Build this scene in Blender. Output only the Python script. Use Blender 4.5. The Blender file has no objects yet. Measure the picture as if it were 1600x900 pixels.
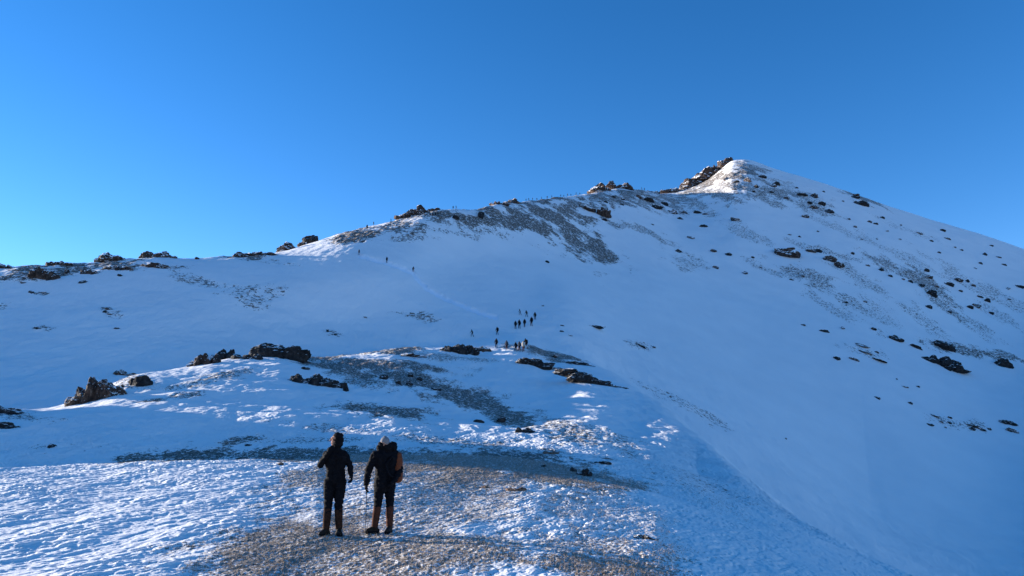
import bpy, bmesh, math, random
import numpy as np
from mathutils import Vector, Matrix, Euler

R = math.radians
sc = bpy.context.scene
COL = sc.collection
random.seed(7)

# ------------------------------------------------------------------ camera, sky, sun, exposure
F = 1155.0                      # focal length in photograph pixels (1600 wide)
PITCH = math.atan(230.0 / F)
CAMH = 1.65
cam_d = bpy.data.cameras.new('camera')
cam = bpy.data.objects.new('camera', cam_d)
COL.objects.link(cam)
cam_d.sensor_width = 36.0
cam_d.lens = 36.0 * F / 1600.0
cam_d.clip_start = 0.1
cam_d.clip_end = 100000
cam.location = (0, 0, CAMH)
cam.rotation_euler = (R(90) + PITCH, 0, 0)
sc.camera = cam

SUN_ELEV = 9.0
SUN_AZ = 20.0                   # degrees beyond due left (-X)
S_DIR = Vector((-math.cos(R(SUN_AZ)) * math.cos(R(SUN_ELEV)), math.sin(R(SUN_AZ)) * math.cos(R(SUN_ELEV)), math.sin(R(SUN_ELEV))))
world = bpy.data.worlds.new('World')
sc.world = world
world.use_nodes = True
wn = world.node_tree.nodes
wl = world.node_tree.links
bg = wn['Background']
sky = wn.new('ShaderNodeTexSky')
sky.sky_type = 'NISHITA'
sky.sun_disc = False
sky.sun_elevation = R(SUN_ELEV)
sky.sun_rotation = math.atan2(S_DIR.x, S_DIR.y)
sky.altitude = 2500
sky.air_density = 1.0
sky.dust_density = 0.0
sky.ozone_density = 2.6
hs = wn.new('ShaderNodeHueSaturation')
hs.inputs['Saturation'].default_value = 1.24
wl.new(sky.outputs[0], hs.inputs['Color'])
vm = wn.new('ShaderNodeVectorMath'); vm.operation = 'MULTIPLY'; vm.inputs[1].default_value = (1.22, 0.93, 0.965)
wl.new(hs.outputs[0], vm.inputs[0])
gm = wn.new('ShaderNodeGamma'); gm.inputs[1].default_value = 1.07
wl.new(vm.outputs[0], gm.inputs[0])
wl.new(gm.outputs[0], bg.inputs['Color'])
bg.inputs['Strength'].default_value = 0.112

sun_d = bpy.data.lights.new('sun', 'SUN')
sun_d.energy = 5.0
sun_d.angle = R(0.5)
sun_d.color = (1.0, 0.92, 0.82)
sun = bpy.data.objects.new('sun', sun_d)
COL.objects.link(sun)
sun.rotation_euler = S_DIR.to_track_quat('Z', 'Y').to_euler()

sc.view_settings.view_transform = 'Standard'
sc.view_settings.look = 'None'
sc.view_settings.gamma = 1.0
sc.view_settings.exposure = 1.40
sc.render.resolution_x, sc.render.resolution_y = 1024, 576

# ------------------------------------------------------------------ noise
def _hash(ix, iy, seed):
    h = (ix.astype(np.int64) * 374761393 + iy.astype(np.int64) * 668265263 + seed * 1442695041) & 0xFFFFFFFF
    h = ((h ^ (h >> 13)) * 1274126177) & 0xFFFFFFFF
    h = h ^ (h >> 16)
    return (h & 0xFFFF) / 65535.0

def perlin(x, y, seed=0):
    x = np.asarray(x, float); y = np.asarray(y, float)
    ix = np.floor(x); iy = np.floor(y)
    fx = x - ix; fy = y - iy
    ux = fx * fx * fx * (fx * (fx * 6 - 15) + 10); uy = fy * fy * fy * (fy * (fy * 6 - 15) + 10)
    def g(dx, dy):
        a = _hash(ix + dx, iy + dy, seed) * 2 * np.pi
        return np.cos(a) * (fx - dx) + np.sin(a) * (fy - dy)
    n00, n10, n01, n11 = g(0, 0), g(1, 0), g(0, 1), g(1, 1)
    a = n00 + ux * (n10 - n00); b = n01 + ux * (n11 - n01)
    return (a + uy * (b - a)) * 1.5

def fbm(x, y, octv=3, seed=0, gain=0.5):
    s = 0; a = 1.0; k = 1.0
    for i in range(octv):
        s = s + a * perlin(x * k + 17.3 * i, y * k - 9.1 * i, seed + i)
        a *= gain; k *= 2.03
    return s

def sstep(a, b, x):
    t = np.clip((x - a) / (b - a), 0, 1)
    return t * t * (3 - 2 * t)

# ------------------------------------------------------------------ terrain profile
CP, SP = math.cos(PITCH), math.sin(PITCH)
def pix_dir(u, v):
    """azimuth tangent and elevation slope of a photograph pixel"""
    x = (u - 800.0) / F; y = (450.0 - v) / F
    d = CP - y * SP
    return x / d, (SP + y * CP) / d

def proj(X, Y, Z):
    """world point (Z measured from the eye) -> photograph pixel"""
    dep = Y * CP + Z * SP
    yy = -Y * SP + Z * CP
    return 800.0 + F * X / dep, 450.0 - F * yy / dep

# each line of the land: (u, v, depth) where it can be seen ...
IN = {
 1: [(-300,930,8.3),(0,930,8.3),(800,930,8.3),(950,942,8.2),(1050,962,8.0),(1200,1010,7.7),(1400,1070,7.2),(1600,1120,6.6)],
 2: [(-200,738,24),(0,736,24),(90,731,25),(200,725,26),(350,720,27),(430,722,27),(520,723,27),(600,722,27),(700,727,26.5),(800,737,25.6),(900,750,24.6),(1000,768,23.5),(1200,835,19),(1400,940,13),(1600,1030,9.6)],
 3: [(-200,755,29),(0,750,30),(200,742,30),(350,735,31),(450,722,31),(600,710,32),(700,710,32),(800,716,31.5),(900,727,31),(1000,744,29.5),(1200,806,23.5),(1400,905,17),(1600,1000,12)],
 4: [(-200,655,45),(0,652,45),(200,643,46),(400,643,48),(600,656,50),(800,674,50),(900,678,47),(980,690,46),(1050,730,36),(1100,764,31),(1200,815,25),(1400,888,20),(1600,992,14)],
 5: [(-200,655,60),(0,641,62),(50,640,62),(110,629,62),(200,592,66),(300,572,75),(400,557,85),(440,554,88),(475,558,92),(560,554,100),(620,545,110),(690,541,118),(750,535,126),(800,528,132),(828,534,133),(850,545,132),(900,560,128),(1000,608,104),(1050,652,78),(1100,695,54),(1250,818,29),(1440,910,19),(1600,985,16)],
 6: [(-200,665,76),(0,655,80),(200,614,96),(300,592,104),(440,570,125),(560,561,128),(690,543,147),(750,530,150),(800,521,154),(828,527,154),(850,540,152),(900,562,142),(1000,622,128),(1100,728,98),(1250,845,88),(1440,930,85),(1600,1000,80)],
 7: [(-200,600,92),(0,600,98),(200,566,116),(440,514,150),(560,508,160),(690,503,166),(760,498,169),(830,503,170),(900,522,160),(1000,570,165),(1100,640,150),(1250,760,130),(1440,860,130),(1600,900,135)],
 8: [(-200,500,130),(0,490,138),(200,478,146),(440,440,172),(560,428,182),(640,424,196),(690,420,212),(830,410,250),(1000,430,290),(1200,480,300),(1400,560,270),(1600,640,260)],
 9: [(-200,428,165),(0,418,176),(40,414,178),(100,412,181),(160,408,184),(190,406,186),(250,403,189),(290,405,192),(340,404,198),(400,401,205),(440,394,220),(500,376,238),(560,358,248),(600,349,254),(640,339,260),(660,331,264),(690,327,270),(740,327,285),(770,322,300),(800,316,330),(860,310,380),(910,304,440),(950,297,490),(990,297,530),(1030,302,565),(1060,300,602),(1090,290,614),(1112,277,622),(1130,262,628),(1145,251,630),(1163,249,627),(1190,256,618),(1212,264,608),(1250,275,595),(1300,291,580),(1400,325,562),(1500,357,550),(1600,389,540),(1800,450,510)],
}
# ... and (azimuth degrees, radius, height from the eye) outside the photograph
OUT = {
 1: [(-75,9,-1.7),(-90,9,-1.7),(-135,9,-1.6),(180,9,-1.6),(60,7,-2.0),(90,7,-2.2),(135,8,-1.9)],
 2: [(-75,25,-1.9),(-90,25,-1.9),(-135,25,-1.6),(180,25,-1.2),(60,10,-2.9),(90,10,-3.0),(135,15,-2.6)],
 3: [(-75,31,-2.1),(-90,31,-2.2),(-135,31,-1.8),(180,31,-1.1),(60,12,-3.6),(90,12,-3.8),(135,20,-4)],
 4: [(-75,46,-1.5),(-90,46,-3),(-135,46,-3),(180,46,-.8),(60,14,-4.4),(90,14,-4.6),(135,26,-6)],
 5: [(-75,62,-1.0),(-90,62,-5),(-135,62,-4),(180,62,0),(60,16,-5.2),(90,16,-5.5),(135,40,-12)],
 6: [(-75,74,-1.0),(-90,74,-7),(-135,74,-6),(180,74,0),(60,70,-27),(90,60,-25),(135,70,-24)],
 7: [(-75,82,0),(-90,82,-9),(-135,82,-8),(180,82,0),(60,130,-28),(90,100,-40),(135,100,-35)],
 8: [(-50,190,18),(-60,190,12),(-68,150,2),(-75,120,-2),(-90,100,-12),(-135,100,-10),(180,100,0),(60,250,-5),(90,250,-70),(135,200,-60)],
 9: [(-50,255,30),(-60,265,31),(-68,250,8),(-75,200,-2),(-90,150,-20),(-135,150,-18),(180,150,1),(60,440,50),(90,400,-90),(135,300,-80)],  # left spur, out of view, its height shaped for the shadow it casts
}

def pchip(xk, yk, x):
    """monotone cubic through (xk, yk), 1-D"""
    xk = np.asarray(xk, float); yk = np.asarray(yk, float)
    h = np.diff(xk); d = np.diff(yk) / h
    m = np.zeros_like(yk)
    same = d[:-1] * d[1:] > 0
    w1 = 2 * h[1:] + h[:-1]; w2 = h[1:] + 2 * h[:-1]
    with np.errstate(divide='ignore', invalid='ignore'):
        hm = (w1 + w2) / (w1 / d[:-1] + w2 / d[1:])
    m[1:-1] = np.where(same, hm, 0)
    m[0], m[-1] = d[0], d[-1]
    i = np.clip(np.searchsorted(xk, x, side='right') - 1, 0, len(h) - 1)
    t = (x - xk[i]) / h[i]
    return ((1 + 2 * t) * (1 - t) ** 2 * yk[i] + t * (1 - t) ** 2 * h[i] * m[i]
            + t * t * (3 - 2 * t) * yk[i + 1] + t * t * (t - 1) * h[i] * m[i + 1])

def raw_lines(phi):
    """radius and height of the 13 lines at azimuths phi (degrees, 0 = straight ahead, + = right)"""
    phi = np.asarray(phi, float)
    rr = [np.full_like(phi, 0.6), ]; zz = [np.full_like(phi, -CAMH)]
    for k in range(1, 10):
        pts = []
        for (u, v, Y) in IN[k]:
            t, e = pix_dir(u, v)
            pts.append((math.degrees(math.atan(t)), Y * math.sqrt(1 + t * t), e * Y))
        pts += [tuple(map(float, p)) for p in OUT[k]]
        pts += [(a - 360, r, z) for a, r, z in pts if a > 80] + [(a + 360, r, z) for a, r, z in pts if a < -80]
        pts.sort()
        a = np.array(pts)
        rr.append(np.exp(pchip(a[:, 0], np.log(a[:, 1]), phi)))
        zz.append(pchip(a[:, 0], a[:, 2], phi))
    r9, z9 = rr[9], zz[9]
    rr += [r9 * 1.04 + 4, r9 * 1.25 + 20, r9 * 2 + 300, np.full_like(phi, 6000.0), np.full_like(phi, 40000.0)]
    zz += [z9 - 0.03 * r9, z9 - 0.16 * r9 - 6, np.minimum(z9 - 200, -150) , np.full_like(phi, -450.0), np.full_like(phi, -700.0)]
    return np.array(rr), np.array(zz)

_TAB = None
def lines_at(phi):
    global _TAB
    if _TAB is None:
        a = np.arange(-200, 200.01, 0.05)
        r, z = raw_lines(np.where(a > 180, a - 360, np.where(a < -180, a + 360, a)))
        x = np.arange(-60, 61) * 0.05
        for k in range(1, r.shape[0]):
            sg = (0.5 if k < 5 else 0.22 if k in (5, 9) else 0.8)
            w = np.exp(-0.5 * (x / sg) ** 2); w /= w.sum()
            r[k] = np.exp(np.convolve(np.pad(np.log(r[k]), 60, 'edge'), w, 'valid'))
            z[k] = np.convolve(np.pad(z[k], 60, 'edge'), w, 'valid')
            if k < 9:                             # the flank falling away to the right is smoother still
                x2 = np.arange(-120, 121) * 0.05; w2 = np.exp(-0.5 * (x2 / 1.7) ** 2); w2 /= w2.sum()
                bl = sstep(7.5, 12, a) * (1 - sstep(60, 80, a))
                r[k] = np.exp(np.log(r[k]) * (1 - bl) + np.convolve(np.pad(np.log(r[k]), 120, 'edge'), w2, 'valid') * bl)
                z[k] = z[k] * (1 - bl) + np.convolve(np.pad(z[k], 120, 'edge'), w2, 'valid') * bl
        _TAB = (a, r, z)
    a, r, z = _TAB
    return np.array([np.interp(phi, a, q) for q in r]), np.array([np.interp(phi, a, q) for q in z])

def prof(Rk, Zk, r):
    """height at radii r (n_rows, n_cols) from lines Rk, Zk (K, n_cols): monotone cubic"""
    K, n = Rk.shape
    h = np.diff(Rk, axis=0); d = np.diff(Zk, axis=0) / h
    m = np.zeros_like(Zk)
    w1 = 2 * h[1:] + h[:-1]; w2 = h[1:] + 2 * h[:-1]
    with np.errstate(divide='ignore', invalid='ignore'):
        hm = (w1 + w2) / (w1 / d[:-1] + w2 / d[1:])
    m[1:-1] = np.where(d[:-1] * d[1:] > 0, hm, 0)
    m[0] = d[0]; m[-1] = d[-1]
    for k in (5, 9):                      # crests: rounded over so that the line itself is the skyline from the path
        sl = Zk[k] / Rk[k]
        w = sstep(0, 0.10, d[k - 1] - sl) * sstep(0, 0.10, sl - d[k])
        m[k] = m[k] * (1 - w) + sl * w
    out = np.zeros_like(r)
    cols = np.arange(n)[None, :].repeat(r.shape[0], 0)
    i = np.zeros(r.shape, int)
    for k in range(1, K - 1):
        i += (r >= Rk[k][None, :])
    i = np.clip(i, 0, K - 2)
    hk = h[i, cols]; t = np.clip((r - Rk[i, cols]) / hk, 0, 1)
    return ((1 + 2 * t) * (1 - t) ** 2 * Zk[i, cols] + t * (1 - t) ** 2 * hk * m[i, cols]
            + t * t * (3 - 2 * t) * Zk[i + 1, cols] + t * t * (t - 1) * hk * m[i + 1, cols])

# bare ground: (u, v, half width, half height, tilt degrees (+ = falls to the right), strength, hardness, depth range)
PATCH = [
 # foreground dead grass, and the shaded belt behind it
 (560,715,400,16,1,.95,16,40), (300,712,170,13,-3,.8,24,60), (860,735,170,36,8,.85,16,60), (700,735,230,25,2,.8,16,60), (950,800,180,50,20,.33,8,60),
 (520,790,150,60,-20,.33,8,24),(600,740,190,22,0,.6,10,40),(660,860,400,46,0,.66,6,24),(430,860,170,60,-20,.75,6,24),(900,885,200,36,8,.7,6,24),(480,745,60,20,0,.6,10,30),
 (1010,840,120,40,25,.3,8,60),(1080,760,120,30,25,.25,8,60),(690,815,120,40,0,.45,8,24),(380,690,60,8,-5,.7,24,60),
 (650,800,360,60,0,.50,6,24),(560,870,330,60,-6,.62,6,24),(900,860,230,60,10,.5,6,24),(350,880,120,30,-20,.5,6,24),(700,748,260,26,3,.62,8,24),
 # the knoll
 (520,572,90,9,6,.95,60,130),(690,606,90,13,14,.95,50,120),(560,583,60,10,10,.85,55,120),(780,640,90,18,20,.85,45,120),(700,690,300,10,6,.45,28,60),(500,690,200,8,0,.4,28,60),
 (590,570,140,12,5,.9,50,130),(640,590,110,16,10,.85,50,130),(740,625,110,22,14,.95,45,120),(800,655,110,20,22,.7,40,120),(880,670,90,16,25,.55,38,100),(600,643,100,14,4,.75,38,90),
 (860,555,70,9,10,.75,90,160),(700,560,80,7,4,.5,80,150),(560,590,60,14,12,.6,50,120),(1050,620,90,14,30,.35,60,150),(960,690,90,18,25,.4,30,100),
 (230,630,60,9,-5,.7,50,90),(280,620,60,8,-10,.6,50,90),(340,590,70,12,-10,.55,55,100),(550,552,110,6,-6,.85,85,130),(620,548,50,6,-10,.9,95,130),(200,600,50,14,0,.5,55,90),(30,650,60,10,5,.5,40,80),
 # the mountain
 (1148,272,44,11,-12,.75,400,720),(1175,262,40,8,14,.6,400,720),  # bare tone added to dim the oversized sunlit snow at the summit
 (545,368,60,9,-8,.85,150,320),(690,345,50,14,8,.7,180,420),(900,320,70,9,0,.7,300,620),(960,312,60,12,10,.7,300,620),(1015,318,60,10,14,.6,300,620),(1110,300,70,16,10,.6,300,720),(1100,285,60,14,-25,.85,400,720),(1240,300,90,14,24,.4,300,720),(1300,350,80,8,24,.32,250,720),(1410,400,120,9,26,.33,200,720),(1500,430,100,9,28,.35,200,720),(1350,440,90,10,30,.42,180,600),(1440,500,70,10,34,.38,180,600),(1560,490,60,9,30,.35,180,600),(1210,425,50,7,20,.4,180,520),(1300,480,70,9,30,.36,180,520),
 (320,441,48,9,8,.5,80,260),(385,465,50,18,15,.42,80,220),(60,457,22,4,2,.5,80,260),(5,480,20,7,2,.5,80,260),(170,485,22,8,15,.5,80,260),(66,513,18,4,2,.45,80,260),(440,455,35,12,0,.38,90,250),
 (665,497,45,8,8,.5,120,260),(522,521,18,6,10,.45,100,260),(395,402,50,8,10,.8,100,260),(575,365,85,12,-6,.8,140,300),(640,350,50,14,5,.6,150,320),(620,372,60,7,0,.5,140,320),
 (720,340,90,12,6,.8,180,420),(800,345,110,20,12,.88,180,450),(860,335,90,22,8,.9,200,500),(900,375,70,28,30,.85,180,450),(935,395,50,16,25,.8,180,450),(840,312,80,9,-3,.95,250,560),
 (760,358,70,8,16,.45,180,420),(700,362,60,5,10,.4,180,420),(1005,362,50,9,22,.5,200,500),(970,352,30,7,10,.45,200,500),(990,305,60,9,6,.7,300,620),(1045,312,60,13,12,.6,300,620),(1090,320,50,9,25,.5,250,620),
 (1160,292,80,12,12,.62,300,720),(1215,300,60,16,20,.6,300,720),(1190,310,50,8,20,.55,300,720),(1070,408,32,14,15,.42,180,500),(1170,365,60,12,22,.4,200,520),(1200,290,30,6,10,.5,300,720),
 (1270,435,70,14,22,.5,180,520),(1320,465,60,14,28,.45,180,520),(1355,485,30,14,35,.3,180,520),(1385,415,60,12,28,.55,180,600),(1440,440,60,16,28,.6,180,600),(1480,480,60,12,32,.5,180,600),(1530,510,50,10,35,.4,180,600),
 (1500,545,110,9,12,.62,120,500),(1580,560,60,8,12,.6,120,500),(1545,455,50,10,20,.4,180,600),(1290,395,60,8,18,.45,180,600),(1270,320,60,14,25,.5,250,720),(1345,310,40,7,22,.7,300,720),(1430,365,60,5,22,.3,250,720),
 (1345,548,40,7,14,.35,120,400),(1360,480,50,24,30,.3,180,500),(1500,660,50,10,10,.4,120,400),(1590,480,40,12,25,.35,180,600),(1000,540,28,7,12,.4,120,300),(930,509,22,2,4,.6,120,300),
 (75,424,95,14,-4,.85,90,260),(200,414,80,12,3,.85,90,260),(370,400,60,5,0,.7,90,260),(1075,300,60,12,-30,.6,400,720),(1130,275,40,14,-20,.5,500,720),(670,335,50,12,0,.6,200,330),
]
TRAIL = [(561,400),(604,411),(645,426),(652,436),(668,452),(700,468),(735,482),(775,496)]

def bare_mask(X, Y, u, v):
    b = np.zeros_like(X)
    # ragged edges come from noise fixed to the ground
    n = fbm(X / 3.0, Y / 9.0, 3, 40) * 0.5 + fbm(X / 0.7, Y / 2.0, 2, 50) * 0.25
    nf = fbm(X / 9.0, Y / 14.0, 4, 60) * 0.75
    w = sstep(60, 110, Y)
    n = n + fbm(X / 0.45, Y / 0.9, 3, 91) * 0.30 * (1 - sstep(20, 45, Y)) + fbm(X / 1.1, Y / 2.0, 3, 92) * 0.28 * sstep(20, 45, Y)
    nf = nf + fbm(X / 2.6, Y / 3.6, 3, 93) * 0.30
    nn = n * (1 - w) + nf * w
    for (cu, cv, a, c, tilt, s, y0, y1) in PATCH:
        sel = (np.abs(u - cu) < a * 1.9 + c * 2) & (np.abs(v - cv) < c * 2.2 + a * 1.2) & (Y > y0) & (Y < y1)
        if not sel.any():
            continue
        t = R(tilt); du = u[sel] - cu; dv = v[sel] - cv
        x = (du * math.cos(t) + dv * math.sin(t)) / a
        y = (-du * math.sin(t) + dv * math.cos(t)) / c
        d = 1 - np.sqrt(x * x + y * y) + nn[sel] * 0.9
        b[sel] = np.maximum(b[sel], min(0.86, s * 1.12) * sstep(-0.15, 0.65, d))
    return b

def relief(X, Y, r, bare):
    """small relief of the snow and turf, in metres"""
    z = np.zeros_like(X)
    near = 1 - sstep(36, 60, r)
    mid = sstep(30, 50, r) * (1 - sstep(150, 200, r))
    far = sstep(60, 160, r)
    # wind-carved snow in the foreground, its ridges running away from the eye
    ca, sa = math.cos(R(26)), math.sin(R(26))
    a = X * ca - Y * sa; b = X * sa + Y * ca
    wx = perlin(X / 1.7, Y / 2.3, 3) * 0.25
    calm = 0.55 + 0.45 * sstep(-0.25, 0.35, perlin(X / 1.1 + 4, Y / 2.6, 90))
    right = sstep(2.0, 7.0, X - 0.0 * Y)
    rough = (1 - 0.55 * right)
    s1 = fbm(a / 0.21 + wx, b / 0.62, 3, 11, 0.55)
    s1 = 1 - np.abs(s1) * 1.6
    s2 = fbm(a / 0.11, b / 0.20, 2, 21)
    s3 = fbm(X / 0.05, Y / 0.07, 2, 31)
    tex = (s1 * 0.009 + s2 * 0.010) * calm
    tex = tex + (sstep(-0.38, -0.02, fbm(a / 0.30 - wx * 1.5, b / 0.75, 3, 71, 0.6)) * 0.028 + sstep(-0.3, 0.0, fbm(a / 0.13 + wx, b / 0.28, 2, 73, 0.6)) * 0.010) * calm
    tex = tex * (1 - 0.55 * bare) + s3 * 0.0055 * (0.35 + 1.2 * bare)
    grow = sstep(2, 9, r) * 0 + 1 + sstep(14, 30, r) * 1.0
    z += near * rough * tex * grow
    z += near * (fbm(X / 3.1, Y / 4.0, 3, 5) * 0.06 * sstep(3, 8, r))
    z += mid * (fbm(X / 6.0, Y / 9.0, 4, 7) * 0.21 + fbm(X / 1.0, Y / 1.6, 3, 8) * 0.055 * (0.7 + bare) + fbm(X / 0.32, Y / 0.45, 3, 95) * 0.016 * (0.6 + 1.5 * bare))
    z += far * (fbm(X / 55.0, Y / 70.0, 3, 9) * 1.1 * sstep(90, 400, r) + fbm(X / 9.0, Y / 12.0, 3, 10) * (0.12 + 0.5 * bare) + fbm(X / 2.0, Y / 3.0, 3, 12) * 0.3 * bare)
    z += far * (fbm(X / 3.2, Y / 5.0, 3, 97) * 0.10)
    return z * (r < 2000)

def trail_mask(u, v, Y):
    m = np.zeros_like(u)
    for (a, b) in zip(TRAIL[:-1], TRAIL[1:]):
        dx, dy = b[0] - a[0], b[1] - a[1]
        t = np.clip(((u - a[0]) * dx + (v - a[1]) * dy) / (dx * dx + dy * dy), 0, 1)
        d = np.hypot(u - a[0] - t * dx, v - a[1] - t * dy)
        m = np.maximum(m, 1 - sstep(1.0, 5.0, d + 1.2 * fbm(u / 6.0, v / 6.0, 2, 99)))
    return m * (Y > 100)

def land(phi_deg, r):
    """phi (n,), r (m, n) -> X, Y, Z(eye), bare, trail"""
    Rk, Zk = lines_at(phi_deg)
    z = prof(Rk, Zk, r)
    ph = np.radians(phi_deg)[None, :]
    X = r * np.sin(ph); Y = r * np.cos(ph)
    Yc = np.where(Y > 1, Y, 1)
    u, v = proj(X, Yc, z)
    ok = Y > 1
    bare = np.where(ok, bare_mask(X, Y, np.where(ok, u, -9999), v), 0)
    tr = trail_mask(np.where(ok, u, -9999), v, Y)
    z = z + 12.0 * np.exp(-((X + 82) / 16.0) ** 2) * sstep(50, 57, Y + 0.36 * (X + 82)) * (1 - sstep(64, 76, Y + 0.36 * (X + 82)))  # unseen mound off to the left, added to shade the dip
    z = z + relief(X, Y, r, bare) - tr * 0.4
    return X, Y, z, bare, tr

# ------------------------------------------------------------------ materials
def mat(name):
    m = bpy.data.materials.new(name); m.use_nodes = True
    return m, m.node_tree.nodes, m.node_tree.links, m.node_tree.nodes['Principled BSDF']

def node(n, kind, **kw):
    x = n.new(kind)
    for k, v in kw.items():
        if k in x.inputs: x.inputs[k].default_value = v
        else: setattr(x, k, v)
    return x

def snow_ground(name, scale, dark, pale, stretch=(1, 1, 1), bump=0.02, snow=(0.92, 0.90, 0.87)):
    m, n, l, b = mat(name)
    tc = n.new('ShaderNodeNewGeometry')
    mp = node(n, 'ShaderNodeVectorMath', operation='MULTIPLY'); mp.inputs[1].default_value = stretch
    l.new(tc.outputs['Position'], mp.inputs[0])
    at = n.new('ShaderNodeAttribute'); at.attribute_name = 'bare'
    tr = n.new('ShaderNodeAttribute'); tr.attribute_name = 'trail'
    n1 = node(n, 'ShaderNodeTexNoise', Scale=scale, Detail=5.0, Roughness=0.7)
    l.new(mp.outputs[0], n1.inputs['Vector'])
    n2 = node(n, 'ShaderNodeTexNoise', Scale=scale * 3.1, Detail=3.0, Roughness=0.7)
    l.new(mp.outputs[0], n2.inputs['Vector'])
    mix = node(n, 'ShaderNodeMath', operation='ADD'); l.new(n1.outputs['Fac'], mix.inputs[0])
    half = node(n, 'ShaderNodeMath', operation='MULTIPLY_ADD'); half.inputs[1].default_value = 0.5; half.inputs[2].default_value = -0.25
    l.new(n2.outputs['Fac'], half.inputs[0]); l.new(half.outputs[0], mix.inputs[1])
    # shown where bare is above the threshold noise
    sub = node(n, 'ShaderNodeMath', operation='SUBTRACT'); l.new(at.outputs['Fac'], sub.inputs[0])
    inv = node(n, 'ShaderNodeMapRange'); inv.inputs[1].default_value = 0.36; inv.inputs[2].default_value = 0.68; inv.inputs[3].default_value = 0.08; inv.inputs[4].default_value = 1.15
    l.new(mix.outputs[0], inv.inputs[0]); l.new(inv.outputs[0], sub.inputs[1])
    mr = node(n, 'ShaderNodeMapRange', interpolation_type='SMOOTHSTEP'); mr.inputs[1].default_value = -0.05; mr.inputs[2].default_value = 0.10
    l.new(sub.outputs[0], mr.inputs[0])
    n3 = node(n, 'ShaderNodeTexNoise', Scale=scale * 1.7, Detail=4.0, Roughness=0.8)
    l.new(mp.outputs[0], n3.inputs['Vector'])
    cr = n.new('ShaderNodeValToRGB'); cr.color_ramp.elements[0].position = 0.40; cr.color_ramp.elements[1].position = 0.62
    cr.color_ramp.elements[0].color = (*dark, 1); cr.color_ramp.elements[1].color = (*pale, 1)
    l.new(n3.outputs['Fac'], cr.inputs[0])
    # snow tone varies a little
    n4 = node(n, 'ShaderNodeTexNoise', Scale=scale * 0.08, Detail=4.0)
    l.new(mp.outputs[0], n4.inputs['Vector'])
    sr = n.new('ShaderNodeValToRGB'); sr.color_ramp.elements[0].position = 0.3; sr.color_ramp.elements[1].position = 0.7
    sr.color_ramp.elements[0].color = (snow[0] * .93, snow[1] * .94, snow[2] * .95, 1); sr.color_ramp.elements[1].color = (*snow, 1)
    l.new(n4.outputs['Fac'], sr.inputs[0])
    tm = n.new('ShaderNodeMix'); tm.data_type = 'RGBA'; l.new(tr.outputs['Fac'], tm.inputs[0]); l.new(sr.outputs[0], tm.inputs[6]); tm.inputs[7].default_value = (0.9, 0.92, 0.95, 1)
    cm = n.new('ShaderNodeMix'); cm.data_type = 'RGBA'
    l.new(mr.outputs[0], cm.inputs[0]); l.new(tm.outputs[2], cm.inputs[6]); l.new(cr.outputs[0], cm.inputs[7])
    l.new(cm.outputs[2], b.inputs['Base Color'])
    b.inputs['Roughness'].default_value = 0.75
    b.inputs['Specular IOR Level'].default_value = 0.25
    bp = node(n, 'ShaderNodeBump', Strength=0.6, Distance=bump)
    l.new(mix.outputs[0], bp.inputs['Height']); l.new(bp.outputs[0], b.inputs['Normal'])
    return m

M_near = snow_ground('snow_and_dead_grass', 13.0, (0.085, 0.06, 0.042), (0.47, 0.39, 0.31), bump=0.012)
M_mid = snow_ground('snow_and_turf', 4.2, (0.045, 0.038, 0.03), (0.28, 0.22, 0.17), bump=0.04)
M_far = snow_ground('snow_and_scree', 1.05, (0.04, 0.035, 0.03), (0.30, 0.24, 0.19), bump=0.14)

# ------------------------------------------------------------------ build the land
q = np.concatenate([np.linspace(-180, -72, 55)[:-1], np.linspace(-72, -38, 120)[:-1], np.linspace(-38, 38, 1350)[:-1], np.linspace(38, 72, 60)[:-1], np.linspace(72, 180, 50)])
PHI = q
Rk, Zk = lines_at(PHI)
SEG = [50, 470, 40, 150, 300, 24, 40, 150, 260, 6, 16, 10, 6, 6]
rows = []
seg_start = []
for k, nseg in enumerate(SEG[:Rk.shape[0] - 1]):
    seg_start.append(len(rows))
    s = np.arange(nseg) / nseg
    for t in s:
        rows.append(np.exp(np.log(Rk[k]) * (1 - t) + np.log(Rk[k + 1]) * t))
rows.append(Rk[-1])
RR = np.array(rows)
GX, GY, GZ, GB, GT = land(PHI, RR)

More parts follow.
